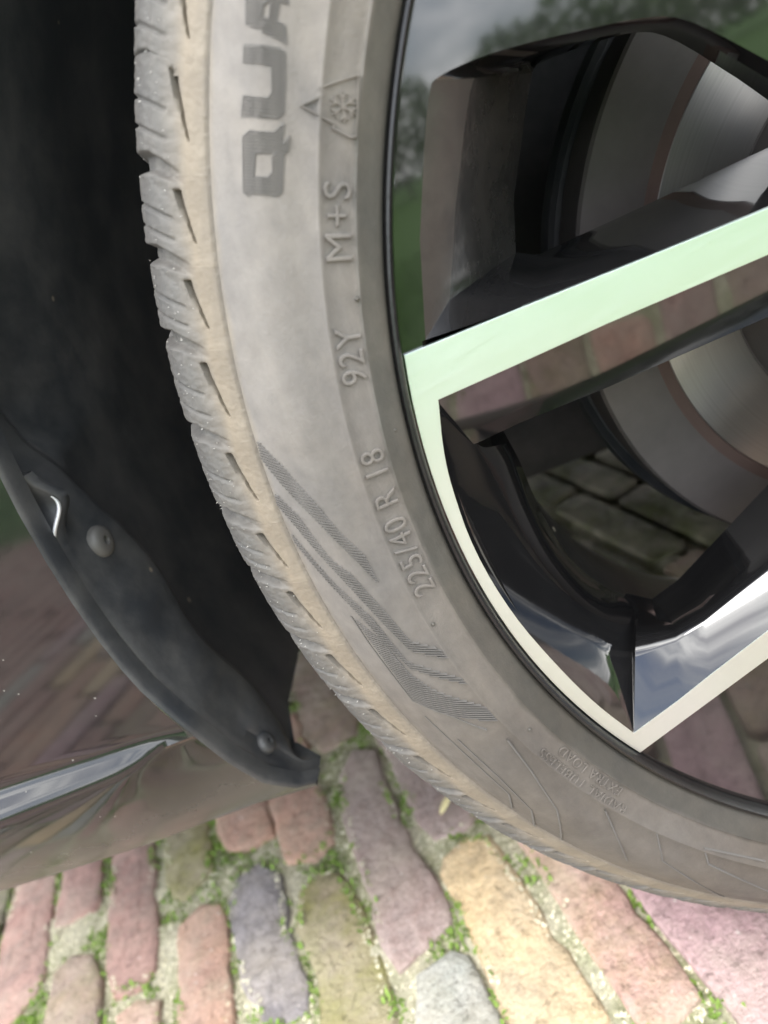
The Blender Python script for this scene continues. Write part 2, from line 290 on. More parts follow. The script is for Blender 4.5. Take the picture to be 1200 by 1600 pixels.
# tread blocks: one pitch of the shoulder as a height field (profile coordinate s, angle)
SH = [(.2825, .0041), (.2838, .0041), (.2900, .0075), (.2945, .0100), (.2980, .0128), (.3010, .0165), (.3030, .0200), (.3050, .0255), (.3062, .0310), (.3085, .0450), (.3120, .0700), (.3140, .1120)]
def block_mesh(name, pitch, seed):
    rnd = random.Random(seed)
    d = [0]
    for (r0, y0), (r1, y1) in zip(SH, SH[1:]): d.append(d[-1] + math.hypot(r1 - r0, y1 - y0))
    R = [p[0] for p in SH]; Yp = [p[1] for p in SH]
    s_all = np.concatenate([np.linspace(0, d[2] + .0018, 30), np.linspace(d[2] + .0018, d[2] + .0032, 12)[1:], np.linspace(d[2] + .0032, d[8], 38)[1:], np.linspace(d[8], d[-1], 14)[1:]])
    na = 84
    vs = []; fs = []
    def ss(a, b, x):
        t = min(1, max(0, (x - a) / (b - a))); return t * t * (3 - 2 * t)
    s0 = d[2] + .0025; a0_, a1_ = .62, .62 + pitch * .60
    for i, sb in enumerate(s_all):
        for j in range(na + 1):
            a = pitch * j / na                   # degrees from the block start
            # rows are sheared so that one of them follows the long slit
            t = (a - a0_) / (a1_ - a0_)
            tt = min(1, max(0, t)) if t <= 1 else max(0, 1 - (a - a1_) / (pitch - a1_))
            k_ = max(0, 1 - abs(sb - s0) / (.0075 if sb < s0 else .0085))
            s = sb - .0050 * tt * k_
            r = float(np.interp(s, d, R)); y = float(np.interp(s, d, Yp))
            k = min(max(1, int(np.searchsorted(d, s))), len(SH) - 1)
            tr, ty = SH[k][0] - SH[k - 1][0], SH[k][1] - SH[k - 1][1]; L = math.hypot(tr, ty); nr, ny = ty / L, -tr / L
            dep = 0.0
            h = min(1, max(0, (r - .2885) / .012))
            c0 = .30 - .95 * h                   # main groove at the block start, slanting away with height
            w = .34 + .26 * h
            for cc in (c0, c0 + pitch):
                dep += .0030 * ss(.2890, .2985, r) * (1 - ss(w * .45, w, abs(a - cc)))
            if 0 <= t <= 1:
                wd = .00125 * (1 - .62 * t)
                dep += .0030 * (1 - ss(wd * .45, wd, abs(sb - s0))) * ss(0, .04, t) * (1 - ss(.96, 1, t))
            for sa in (.46, .70):                # sipes
                ac = pitch * sa - (r - .2945) / .012 * .9
                dep += .0009 * (1 - ss(.05, .15, abs(a - ac))) * ss(.2942, .2950, r)
            if y > .03:
                dep += .006 * (1 - ss(.003, .0045, abs(y - .048))) + .006 * (1 - ss(.003, .0045, abs(y - .085)))
            dep -= .0002 * math.sin(PI * a / pitch) * ss(.2915, .300, r)
            if 0 < j < na and i: dep += (.00012 + .00018 * ss(.29, .297, r)) * mnoise.fractal(Vector((r * 420, a * 2.3 + seed * 9, y * 420)), 1.0, 2.0, 3)
            rr, yy = r - nr * dep, y - ny * dep
            th = math.radians(a)
            vs.append((rr * math.cos(th), yy, rr * math.sin(th)))
    for i in range(len(s_all) - 1):
        for j in range(na):
            p = i * (na + 1) + j
            fs.append((p, p + 1, p + na + 2, p + na + 1))
    return mesh(name, vs, fs, True, 60)
bmA = block_mesh('tread_block_short', 4.5, 1); bmB = block_mesh('tread_block_long', 5.5, 2)
seq = 'BAABBABBBBAB'                      # pitches as they run down the side in view
rest = ['A'] * 20 + ['B'] * 38; random.shuffle(rest)
a = 147.9
for ch in seq + ''.join(rest):            # 25 short and 45 long pitches close the ring
    ob = link('tread_block', bmA if ch == 'A' else bmB, MT, tyre)
    ob.rotation_euler = (0, -math.radians(a), 0)
    a += 4.5 if ch == 'A' else 5.5

def wallpt(r, th, h):                     # point on the sidewall, h proud of it; r in m, th in degrees
    t = math.radians(th); return (r * math.cos(t), py(r) - h, r * math.sin(t))
def xz(r, th): t = math.radians(th); return r * math.cos(t), r * math.sin(t)
def wall_xz(x, z, h): r = math.hypot(x, z); return (x, py(r) - h, z)
# raised print set round the wheel
def wheel_text(body, th_c, r0, size, name, label, squeeze=1.0, weight=0.0, hs=1.0):
    cu = bpy.data.curves.new('t', 'FONT'); cu.body = body; cu.size = size; cu.align_x = 'CENTER'; cu.offset = weight - .00018
    cu.extrude = .00030; cu.bevel_depth = .00022; cu.bevel_resolution = 1; cu.space_character = 1.12; cu.resolution_u = 4
    to = bpy.data.objects.new('t', cu); COL.objects.link(to)
    dg = bpy.context.evaluated_depsgraph_get()
    me = bpy.data.meshes.new_from_object(to.evaluated_get(dg))
    bpy.data.objects.remove(to)
    for v in me.vertices:
        x, y, z = v.co
        r = r0 + y; th = th_c - math.degrees(x * squeeze / (r0 + size * .35))
        v.co = wallpt(r, th, (z + .00038) * hs)
    for p_ in me.polygons: p_.use_smooth = False
    ob = link(name, me, MT, tyre); ob['label'] = label
    return ob
wheel_text('M+S', 155.72, .2466, .0100, 'raised_lettering', 'raised sidewall letters M+S', 1.02)
wheel_text('92Y', 163.55, .2464, .0100, 'raised_lettering', 'raised sidewall letters 92Y', .92)
wheel_text('225/40 R 18', 175.62, .2466, .0100, 'raised_lettering', 'raised sidewall size marking 225/40 R 18', .92)
wheel_text('EXTRA LOAD', 204.3, .2462, .0052, 'raised_lettering', 'small raised sidewall words EXTRA LOAD', .98, 0, .55)
wheel_text('RADIAL TUBELESS', 204.4, .2513, .0050, 'raised_lettering', 'small raised sidewall words below EXTRA LOAD', 1.06, 0, .55)

def clip_line(poly, n, dist):             # scan line against polygon(s): even-odd intervals along the line
    dx, dz = n[1], -n[0]; hits = []
    for pl in poly:
        for (x0, z0), (x1, z1) in zip(pl, pl[1:] + pl[:1]):
            d0 = x0 * n[0] + z0 * n[1] - dist; d1 = x1 * n[0] + z1 * n[1] - dist
            if (d0 < 0) != (d1 < 0):
                t = d0 / (d0 - d1); hits.append((x0 + (x1 - x0) * t) * dx + (z0 + (z1 - z0) * t) * dz)
    hits.sort(); return list(zip(hits[::2], hits[1::2])), (dx, dz)
def ribs(polys, ang, pitch, w, h, vs, fs):
    a_ = math.radians(ang); dr = (math.cos(a_), math.sin(a_)); n = (-dr[1], dr[0])
    ds = [x * n[0] + z * n[1] for pl in polys for x, z in pl]
    dist = min(ds)
    while dist < max(ds):
        iv, (dx, dz) = clip_line(polys, n, dist)
        for u0, u1 in iv:
            if abs(u1 - u0) < .0005: continue
            m = max(2, int(abs(u1 - u0) / .003) + 1); rows = []
            for i in range(m + 1):
                uu = u0 + (u1 - u0) * i / m; row = []
                for off, hh in ((-w / 2, -.0001), (-w * .22, h), (w * .22, h), (w / 2, -.0001)):
                    x = n[0] * (dist + off) + dx * uu; z = n[1] * (dist + off) + dz * uu
                    row.append(len(vs)); vs.append(wall_xz(x, z, hh))
                rows.append(row)
            for r0, r1 in zip(rows, rows[1:]):
                for q in range(3): fs.append((r0[q], r0[q + 1], r1[q + 1], r1[q]))
            fs.append(tuple(rows[0])); fs.append(tuple(rows[-1]))
        dist += pitch
def strips(lines, w, h, vs, fs, closed=False):
    for ln in lines:
        pts = [xz(r / 1000, t) for r, t in ln]
        if closed: pts = pts + pts[:1]
        for (x0, z0), (x1, z1) in zip(pts, pts[1:]):
            L = math.hypot(x1 - x0, z1 - z0); nx, nz = -(z1 - z0) / L, (x1 - x0) / L
            m = max(1, int(L / .004)); rows = []
            for i in range(m + 1):
                t = i / m; x, z = x0 + (x1 - x0) * t, z0 + (z1 - z0) * t; row = []
                for off, hh in ((-w / 2, -.0002), (-w * .25, h), (w * .25, h), (w / 2, -.0002)):
                    row.append(len(vs)); vs.append(wall_xz(x + nx * off, z + nz * off, hh))
                rows.append(row)
            for r0, r1 in zip(rows, rows[1:]):
                for q in range(3): fs.append((r0[q], r0[q + 1], r1[q + 1], r1[q]))
for ch in 'QUA':
    vs, fs = [], []
    polys = [[xz(r / 1000, t) for r, t in lp] for lp in QUA[ch]]
    mid = sum(t for r, t in QUA[ch][0]) / len(QUA[ch][0])
    ribs(polys, mid - 180 - 1.5, .00072, .00048, .00062, vs, fs)
    strips(QUA[ch], .0006, .0004, vs, fs, True)
    ob = link('raised_letter', mesh('letter', vs, fs, False), MT2, tyre); ob['label'] = 'large ribbed sidewall letter ' + ch
for b in BANDS:
    vs, fs = [], []
    ribs([[xz(r / 1000, t) for r, t in b]], -33, .00082, .00050, .00062, vs, fs)
    ob = link('ribbed_band', mesh('band', vs, fs, False), MT2, tyre); ob['label'] = 'chevron band of fine raised ribs on the sidewall'
vs, fs = [], []
strips(LINES, .0008, .0005, vs, fs)
link('chevron_line', mesh('chev', vs, fs, False), MT2, tyre)
# snowflake in a three-peaked mountain
vs, fs = [], []
strips(SNOW, .0007, .0006, vs, fs, True)
sc_ = (.2493, 149.70)
cx, cz = xz(*sc_)
def snow_arm(a_):
    d_ = (math.cos(a_), math.sin(a_)); L = .0034
    def P(u, v): return (cx + d_[0] * u - d_[1] * v, cz + d_[1] * u + d_[0] * v)
    def pol(p): return (math.hypot(*p) * 1000, math.degrees(math.atan2(p[1], p[0])) % 360)
    return [[pol(P(0, 0)), pol(P(L, 0))], [pol(P(L * .55, 0)), pol(P(L * .85, L * .32))], [pol(P(L * .55, 0)), pol(P(L * .85, -L * .32))]]
for k in range(6): strips(snow_arm(math.radians(60 * k + 10)), .0006, .0006, vs, fs)
ob = link('snowflake_mark', mesh('snow', vs, fs, False), MT, tyre); ob['label'] = 'raised snowflake in a three-peaked mountain mark'
# moulding pips and vent stubs
for r, t in ((.2462, 160.13), (.2532, 183.92), (.2416, 169.24), (.2500, 196.9)):
    b = bmesh.new(); bmesh.ops.create_icosphere(b, subdivisions=2, radius=.0007); me = bpy.data.meshes.new('pip'); b.to_mesh(me); b.free()
    ob = link('moulding_pip', me, MT, tyre); ob.location = wallpt(r, t, .0001)
# grit and rubber whiskers on the shoulder
def m_grit():
    t = NT('pale_grit'); n = t.noise(500, 2)
    return t.set(Base_Color=t.mix(n, (.24, .23, .21), (.42, .40, .37)), Roughness=.5)
vs, fs = [], []
rg = random.Random(3)
for k in range(260):
    th = rg.uniform(135, 215); s = rg.random() ** .6
    r = .290 + .015 * s; y = py(r)
    t = math.radians(th); L = rg.uniform(.0003, .0009); w = rg.uniform(.00010, .00026)
    c = Vector((r * math.cos(t), y, r * math.sin(t)))
    d_ = Vector((math.cos(t) + rg.uniform(-.7, .7), rg.uniform(-.8, .1), math.sin(t) + rg.uniform(-.7, .7))).normalized()
    e1 = d_.orthogonal().normalized(); e2 = d_.cross(e1)
    i0 = len(vs)
    vs += [c + e1 * w, c - e1 * w * .5 + e2 * w, c - e1 * w * .5 - e2 * w, c + d_ * L]
    fs += [(i0, i0 + 1, i0 + 3), (i0 + 1, i0 + 2, i0 + 3), (i0 + 2, i0, i0 + 3)]
g = link('grit', mesh('grit', vs, fs, False), m_grit(), tyre, 'stuff')

# ---- alloy rim: a lathe for flange and barrel, four double spokes with machined faces
RIM = [(.2372, .010), (.2377, .004), (.2375, .0022), (.2370, .0012), (.2362, .0010), (.2355, .0018), (.2351, .0034), (.2348, .0064), (.2285, .0066), (.2255, .012), (.222, .040), (.2150, .052), (.2062, .056), (.2000, .072), (.1985, .110), (.2030, .150), (.2110, .176), (.2190, .190), (.2200, .199), (.2285, .204), (.2300, .212)]
rim = link('alloy_rim', lathe('alloy_rim', RIM, 360, 35), M_GLOSS, car); rim.location = HUB
rim.data.materials.append(M_BARREL); rim.data.materials.append(M_BEAD)
for p_ in rim.data.polygons:
    if p_.center.y > .050: p_.material_index = 1
    elif math.hypot(p_.center.x, p_.center.z) > .2347: p_.material_index = 2
def mm(pts): return [Vector((a_ / 1000, 0, b_ / 1000)) + Vector((0, y_ / 1000, 0)) for a_, b_, y_ in pts]
def ext(p0, p1, a_):                       # run the line p1->p0 on to axial distance a_ (mm)
    t = (a_ - p0[0]) / (p0[0] - p1[0]); return (a_, p0[1] + (p0[1] - p1[1]) * t, p0[2])
HUBA = 62
A0 = [ext(A_OUT[0], A_OUT[1], HUBA)] + A_OUT; A1 = [ext(A_MID[0], A_MID[1], HUBA)] + A_MID; A2 = [ext(A_IN[0], A_IN[1], HUBA - 4)] + A_IN
B0 = [ext(B_OUT[0], B_OUT[1], HUBA)] + B_OUT; B1 = [ext(B_MID[0], B_MID[1], HUBA)] + B_MID; B2 = [ext(B_IN[0], B_IN[1], HUBA)] + B_IN
B0.append(ext(B_OUT[-1], B_OUT[-3], HUBA)); B1.append(ext(B_MID[-1], B_MID[-2], HUBA)); B2.append(ext(B_IN[-1], B_IN[-2], HUBA))
A0.append((78.0, -78.5, 6.0)); A1.append((76.0, -74.0, 12.0)); A2.append((62.0, -76.0, 45.0))
def smooth_rows(rows, i0, i1, n=2):        # same corner cutting on every row, so the walls keep matching
    out = []
    for r in rows:
        seg = list(r[i0:i1 + 1])
        for _ in range(n):
            q = [seg[0]]
            for p_, s_ in zip(seg, seg[1:]): q += [tuple(x * .75 + y * .25 for x, y in zip(p_, s_)), tuple(x * .25 + y * .75 for x, y in zip(p_, s_))]
            seg = q + [seg[-1]]
        out.append(list(r[:i0]) + seg + list(r[i1 + 1:]))
    return out
A0, A1, A2 = smooth_rows((A0, A1, A2), 5, 12)
B0, B1, B2 = smooth_rows((B0, B1, B2), 5, 12)
def lower(pts, dy): return [(a_, b_, y_ + dy) for a_, b_, y_ in pts]
def rot72(v, k): 
    c, s = math.cos(math.radians(90 * k)), math.sin(math.radians(90 * k)); return Vector((v.x * c - v.z * s, v.y, v.x * s + v.z * c))
def refine(rows):                           # Catmull-free: only linear rows, walls share vertices
    return rows
vs, fs = [], []
def add(pts):
    i0 = len(vs); vs.extend(pts); return list(range(i0, i0 + len(pts)))
def loft(*rows):
    ids = [add(mm(r)) for r in rows]
    for r0, r1 in zip(ids, ids[1:]):
        for i in range(len(r0) - 1): fs.append((r0[i], r0[i + 1], r1[i + 1], r1[i]))
A3 = [(a_, b_, 62) for a_, b_, y_ in A2]; B3 = [(a_, b_, 62) for a_, b_, y_ in B2]
def lerp(p, q, t): return tuple(x + (y - x) * t for x, y in zip(p, q))
def bez(r0, r1, r2, n):               # rounded fillet between two rows, pulled towards r1
    return [[tuple((1 - t) ** 2 * a_ + 2 * t * (1 - t) * b_ + t * t * c_ for a_, b_, c_ in zip(p, q, r)) for p, q, r in zip(r0, r1, r2)] for t in np.linspace(0, 1, n)]
def arm_straight(rows):                    # the arm's lower facet stays flat to its sharp edge
    for i, row in enumerate(rows):
        for k_ in range(5): row[k_] = lerp(B0[k_], B1[k_], .8 + .2 * (i + 1) / len(rows))
    return rows
F0 = [lerp(p, q, .80) for p, q in zip(B0, B1)]; F2 = [lerp(q, r, .35) for q, r in zip(B1, B2)]
loft(A0, A1, A2, A3); loft(B0, *arm_straight(bez(F0, B1, F2, 6)), B2, B3)
# gloss face between this unit and the next one
corner = (218.0, 88.1, 6.0)
arm2 = [(HUBA, 58.0, 6.0), (112.0, 67.4, 6.0), (160.0, 77.0, 6.0), (219.6, 88.9, 6.0)]
arcp = [(234.6 * math.cos(math.radians(t)), 234.6 * math.sin(math.radians(t)), 6.0) for t in np.linspace(22.2, 67.6, 26)]
nxt = [rot72(v, 1) for v in mm(A0[4:])]     # next window edge from its low corner round to the hub
face = mm(arm2) + mm(arcp) + nxt
fs.append(tuple(add(face)))
# face under the machined band
bout = [ext(BAND_OUT[0], BAND_OUT[1], HUBA)] + BAND_OUT[:3]
arcb = [(234.4 * math.cos(math.radians(t)), 234.4 * math.sin(math.radians(t)), 5.0) for t in np.linspace(-22.1, 22.2, 26)]
arm2b = [(a_, b_, 5.0) for a_, b_, y_ in (arm2[2], arm2[1], arm2[0])]
b_in = [(a_, b_, 5.0) for a_, b_, y_ in B0]
under = mm(lower(bout + arcb + arm2b + b_in[::-1], 1.6))
fs.append(tuple(add(under)))
# backs, so the arms are closed
spoke_me = bpy.data.meshes.new('spoke'); spoke_me.from_pydata([tuple(v) for v in vs], [], fs)
bm = bmesh.new(); bm.from_mesh(spoke_me); bmesh.ops.remove_doubles(bm, verts=bm.verts, dist=1e-5)
for f in bm.faces: f.smooth = True
for e in bm.edges:
    if len(e.link_faces) == 2 and e.calc_face_angle(0) > math.radians(32): e.smooth = False
bmesh.ops.recalc_face_normals(bm, faces=bm.faces)
bm.to_mesh(spoke_me); bm.free()
spoke_me.materials.append(M_GLOSS); spoke_me.materials.append(M_POCKET_LIT); spoke_me.materials.append(M_POCKET_SHADE)
for p_ in spoke_me.polygons:                # narrow window wall towards the tyre: lit strip and shaded depth painted in
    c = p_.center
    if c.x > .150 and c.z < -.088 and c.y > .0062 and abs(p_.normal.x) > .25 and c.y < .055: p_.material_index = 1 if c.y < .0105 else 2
band_pts = mm(bout + arcb + arm2b + b_in[::-1])
n_ = len(band_pts)
bvs = [v + Vector((0, 0, 0)) for v in band_pts] + [v + Vector((0, .0022, 0)) for v in band_pts]
bfs = [tuple(range(n_))] + [(i, (i + 1) % n_, n_ + (i + 1) % n_, n_ + i) for i in range(n_)]
band_me = mesh('machined_face', bvs, bfs, False)
for k in range(4):
    so = link('spoke', spoke_me, None, rim); so.rotation_euler = (0, -math.radians(186.6 + 90 * k), 0); bev(so, .0013, 3, 34)
    fo = link('machined_face', band_me, M_MACH, rim); fo.rotation_euler = so.rotation_euler; bev(fo, .00035, 2, 30)
hubp = [(.0, .001), (.030, .001), (.033, .003), (.034, .010), (.060, .012), (.078, .006), (.082, .009), (.083, .060), (.0, .060)]
link('hub_centre', lathe('hub_centre', hubp, 96, 30), M_GLOSS, rim)
for k in range(5):
    t = math.radians(72 * k + 30)
    b = bmesh.new(); bmesh.ops.create_cone(b, cap_ends=True, segments=6, radius1=.0095, radius2=.0095, depth=.02); me = bpy.data.meshes.new('bolt'); b.to_mesh(me); b.free()
    ob = link('wheel_bolt', me, M_SCREW, rim); ob.rotation_euler = (PI / 2, 0, 0); ob.location = (.054 * math.cos(t), .010, .054 * math.sin(t)); bev(ob, .001)

# ---- brake disc
DY = .100
disc = link('brake_disc', lathe('brake_disc', [(.1215, DY + .0010), (.1235, DY), (.1490, DY), (.1502, DY + .0015), (.1502, DY + .022), (.1480, DY + .024), (.09, DY + .024)], 240, 30), M_CAST, car); disc.location = HUB
link('friction_face', lathe('friction_face', [(.086, DY - .0004), (.1180, DY - .0004), (.1188, DY + .0004)], 240, 30), M_DISC, disc)
link('rust_ring', lathe('rust_ring', [(.1184, DY - .0002), (.1193, DY + .0004), (.1222, DY - .0003), (.1240, DY + .0001)], 240, 60), M_RUST, disc)
link('disc_bell', lathe('disc_bell', [(.0, DY - .040), (.078, DY - .040), (.083, DY - .036), (.085, DY), (.086, DY)], 120, 30), M_CAST, disc)
link('dust_shield', lathe('dust_shield', [(.03, DY + .030), (.150, DY + .030), (.154, DY + .026), (.155, DY + .034), (.03, DY + .036)], 120, 30), M_LINER, disc)

# ---- bodywork in car coordinates (x along the car, y inwards, z up)
AR = .386
def lip(th):                               # arch edge: (radius, depth) at angle th (deg)
    ks = [0, 168, 181, 184, 188, 192, 195.5, 198.2, 199.6]; rs = [.386, .386, .386, .385, .3815, .3825, .3840, .382, .379]; ys = [0, 0, 0, 0, .001, .006, .013, .022, .030]
    return float(np.interp(th, ks, rs)), float(np.interp(th, ks, ys))
def arcpt(r, y, th): t = math.radians(th); return carpt(r * math.cos(t), y, .3185 + r * math.sin(t))
ZS = [.700, .64, .58, .53, .49, .46, .43, .40, .38, .36, .34, .32, .305, .292, .282, .276, .2715, .2685, .266, .2635, .2610, .2585, .2560, .252, .246, .239, .232, .225, .218, .212, .207, .202, .198, .1945, .1915, .1900]
YS = [.004, .002, .0, 0, 0, 0, 0, 0, 0, 0, 0, 0, 0, 0, 0, .0, 0, -.0003, -.0018, -.0042, -.0056, -.0060, -.0060, -.0058, -.0052, -.0042, -.0028, -.0008, .0018, .0052, .0088, .0128, .0170, .0220, .0280, .0330]
# arch edge sampled by height
ths = np.linspace(90, 199.6, 400)
lp = [(lip(t)[0] * math.cos(math.radians(t)), lip(t)[1], .3185 + lip(t)[0] * math.sin(math.radians(t))) for t in ths]
lz = np.array([p_[2] for p_ in lp])[::-1]; lx = np.array([p_[0] for p_ in lp])[::-1]; ly = np.array([p_[1] for p_ in lp])[::-1]
NCOL = 44
vs, fs = [], []
for z, yb in zip(ZS, YS):
    zq = max(z, float(lz[0])); x0 = float(np.interp(zq, lz, lx)); y0 = float(np.interp(zq, lz, ly))
    for j in range(NCOL + 1):
        t = (j / NCOL) ** 1.7; x = x0 + (-.95 - x0) * t
        dx = x0 - x
        amp = min(1.5, .55 + dx / .11)
        w = min(1, dx / (.020 + .080 * min(1, max(0, (.266 - z) / .04)))); w = w * w * (3 - 2 * w)
        tuck = yb if yb > 0 else yb * amp
        y = y0 * (1 - w) + tuck * w if z < .262 else tuck * (.6 + .4 * w)
        xf = max(0, -x - .52); y += .55 * xf * xf + .9 * xf ** 3
        zz = z if z > .2 else z + (0.0 if dx > .02 else 0)
        vs.append(carpt(x, y, zz))
for i in range(len(ZS) - 1):
    for j in range(NCOL): p_ = i * (NCOL + 1) + j; fs.append((p_, p_ + 1, p_ + NCOL + 2, p_ + NCOL + 1))
# underside of the bumper
base = (len(ZS) - 1) * (NCOL + 1); i0 = len(vs)
for j in range(NCOL + 1):
    v = vs[base + j]; q_ = min(1, (j / NCOL) ** 1.7 * .58 / .09); vs.append(v + CN * (.004 + .046 * q_) + Vector((0, 0, .003 * q_)))
for j in range(NCOL): fs.append((base + j, base + j + 1, i0 + j + 1, i0 + j))
bumper = link('front_bumper', mesh('front_bumper', vs, fs, True, 60), M_BODY, car)
bumper['label'] = 'gloss black bumper side with a creased lower edge ending at the wheel arch'
# the bumper's own returned edge, seen above the gap
vs, fs = [], []
tl = np.linspace(150, 199.5, 120)
for th in tl:
    r, y = lip(th)
    for rr, yy in ((r, y), (r - .0010, y + .0006), (r - .0018, y + .0022), (r - .0022, y + .0060), (r - .0024, y + .0095), (r + .004, y + .0105)):
        vs.append(arcpt(rr, yy, th))
for i in range(len(tl) - 1):
    for q in range(5): p_ = i * 6 + q; fs.append((p_, p_ + 1, p_ + 7, p_ + 6))
link('arch_edge', mesh('arch_edge', vs, fs, True, 60), M_FLANGE, bumper)
# wheel arch liner with its folded flange
vs, fs = [], []
tl = np.concatenate([np.linspace(-18, 150, 60), np.linspace(151, 199.6, 150)])
FL = [0, 160, 166.8, 168.8, 170.5, 172.8, 175.4, 181, 186.3, 190, 195, 198, 199.6]; FR = [.414, .414, .410, .404, .393, .385, .380, .377, .376, .3775, .3795, .379, .3775]
def flr(t): return float(np.interp(t, FL, FR))
for th in tl:
    r, y = lip(th); ri = flr(th)
    gap = math.exp(-((th - 171.4) / 1.35) ** 2)            # sprung-open spot above the screw
    o_ = y + .0085 + .006 * gap
    ro = min(r - .0010, ri + .006) if th > 169 else ri - .001
    ro -= .0065 * gap
    dep = .052 + .004 * math.sin(th * .5) - .010 * max(0, (th - 196.5) / 3.1)
    end = max(0, (th - 197.2) / 2.4); 
    wv = .0005 * math.sin(th * .9) + .0002 * math.sin(th * 2.7)
    prof = [(r + .006, o_ + .001), (ro + .0012, o_), (ro, o_ + .0022), (ro - .0008, o_ + .007), (ri + .0028 + wv * .3, o_ + .014), (ri + .0014 + wv, .030), (ri + .0002 + wv * .6, dep - .010), (ri, dep - .004), (ri + .0012, dep), (ri + .0046, dep + .0035),
            (max(.396, ri + .004), dep + .006), (max(.400, ri + .004), dep + .018), (.404, .10), (.406, .17), (.406, .24), (.402, .285)]
    for q_ in range(1, len(prof)): prof[q_] = (prof[q_][0], max(prof[q_][1], prof[q_ - 1][1] + .0006))
    e_ = min(1, max(0, (th - 194.8) / 4.4)); e_ = e_ * e_ * (3 - 2 * e_)      # tapers to a point at the bottom
    prof = [(rr + (r - .0005 - rr) * (.95 * e_ if 2 <= q_ < 10 else .5 * e_ * (q_ < 12)), yy + (o_ + .004 + q_ * .0006 - yy) * (.92 * e_ if 2 <= q_ < 10 else 0)) for q_, (rr, yy) in enumerate(prof)]
    for q_, (rr, yy) in enumerate(prof): vs.append(arcpt(rr, yy, th if q_ < 10 else min(th, 198.0)))
k = 16
for i in range(len(tl) - 1):
    for q in range(k - 1): p_ = i * k + q; fs.append((p_, p_ + 1, p_ + k + 1, p_ + k))
liner = link('wheel_arch_liner', mesh('liner', vs, fs, True, 70), M_LINER, car)
liner.data.materials.append(M_FLANGE)
for p_ in liner.data.polygons:
    cy = p_.center.dot(CN)
    if cy < .058: p_.material_index = 1
# solidify the lower end so it has thickness
# glint on the sprung flange edge, put in as a pale strip
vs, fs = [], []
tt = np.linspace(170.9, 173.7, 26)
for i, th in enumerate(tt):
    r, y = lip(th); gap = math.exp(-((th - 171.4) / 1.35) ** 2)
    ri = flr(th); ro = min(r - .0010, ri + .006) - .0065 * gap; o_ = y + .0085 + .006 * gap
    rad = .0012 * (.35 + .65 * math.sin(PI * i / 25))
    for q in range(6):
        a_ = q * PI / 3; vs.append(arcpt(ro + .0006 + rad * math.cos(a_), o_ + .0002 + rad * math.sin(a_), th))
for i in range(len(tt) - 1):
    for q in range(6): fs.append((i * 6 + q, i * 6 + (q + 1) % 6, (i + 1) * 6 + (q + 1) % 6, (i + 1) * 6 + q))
link('flange_lip', mesh('flange_lip', vs, fs, True), M_EDGE_GLINT, liner)
# screws in the flange
def screw(th, yy, rad, sub, label):
    pf = [(0, -.0012), (rad * .26, -.0006), (rad * .28, -.0021), (rad * .62, -.0021), (rad * .88, -.0013), (rad * 1.0, .0004), (rad * 1.0, .003)]
    me = lathe('screw', pf, 40, 50)
    ob = link('screw', me, M_SCREW if sub else M_FLANGE, liner); ob['label'] = label
    c = arcpt(flr(th) + .0010, yy, th); inw = (arcpt(0, yy, th) - c).normalized()
    inw = (inw * .99 - CN * .04).normalized()
    zax = CN - inw * CN.dot(inw); zax.normalize(); xax = (-inw).cross(zax)
    m = Matrix((( xax.x, -inw.x, zax.x, c.x), (xax.y, -inw.y, zax.y, c.y), (xax.z, -inw.z, zax.z, c.z), (0, 0, 0, 1)))
    ob.matrix_world = m
    if sub:
        for q in range(3):
            b = bmesh.new(); bmesh.ops.create_cube(b, size=1)
            for v in b.verts: v.co = Vector((v.co.x * rad * .62, v.co.y * .0006, v.co.z * rad * .16))
            me2 = bpy.data.meshes.new('recess'); b.to_mesh(me2); b.free()
screw(175.4, .0320, .0072, True, 'grey round-headed screw in the liner flange')
screw(194.5, .0320, .0056, False, 'recessed clip near the tip of the liner flange')
# inner wall of the wheel house and the rest of the front quarter
def panel(name, pts_rows, mat, smooth=True):
    vs, fs = [], []
    k = len(pts_rows[0])
    for r in pts_rows: vs += [carpt(*q) for q in r]
    for i in range(len(pts_rows) - 1):
        for j in range(k - 1): p_ = i * k + j; fs.append((p_, p_ + 1, p_ + k + 1, p_ + k))
    o_ = link(name, mesh(name, vs, fs, smooth, 40), mat, car); return o_
panel('wheel_house_wall', [[(x, .285, z) for x in np.linspace(-.42, .42, 9)] for z in np.linspace(.19, .74, 7)], M_LINER)
# fender above the arch
rows = []
for t in np.linspace(0, 1, 9):
    row = []
    for th in np.linspace(14, 161, 60):
        a_ = math.radians(th); xi, zi = AR * math.cos(a_), .3185 + AR * math.sin(a_)
        xo = min(.62, max(-.80, xi * 2.1)); zo = .72 + .06 * math.cos(a_ * .5) if 35 < th < 145 else zi + (.30 if th <= 35 else .28)
        f = t; row.append((xi + (xo - xi) * f, .004 * f * f + (.02 * f ** 6), zi + (zo - zi) * f))
    rows.append(row)
fender = panel('front_fender', rows, M_BODY)
bon = []
for y in np.linspace(.02, 1.70, 12):
    bon.append([(x, y, .80 + .10 * math.sin(PI * y / 1.72) + .10 * (x + .80) / 1.4) for x in np.linspace(-.86, .62, 14)])
panel('bonnet', bon, M_BODY)
door = []
for z in np.linspace(.20, .98, 14): door.append([(x, .012 * math.cos((z - .2) / .78 * PI) + .004, z) for x in np.linspace(.40, 1.75, 16)])
panel('front_door', door, M_BODY)
panel('door_sill', [[(x, .02 + .03 * k, .20 - .01 * k) for x in np.linspace(.388, 1.75, 10)] for k in range(3)], M_LINER)
panel('floor_pan', [[(x, y, .19) for x in np.linspace(-.90, 1.75, 8)] for y in (.285, 1.0, 1.40)], M_LINER)
panel('far_side', [[(x, 1.72, z) for x in np.linspace(-.86, 1.75, 8)] for z in (.2, .5, .85)], M_BODY)
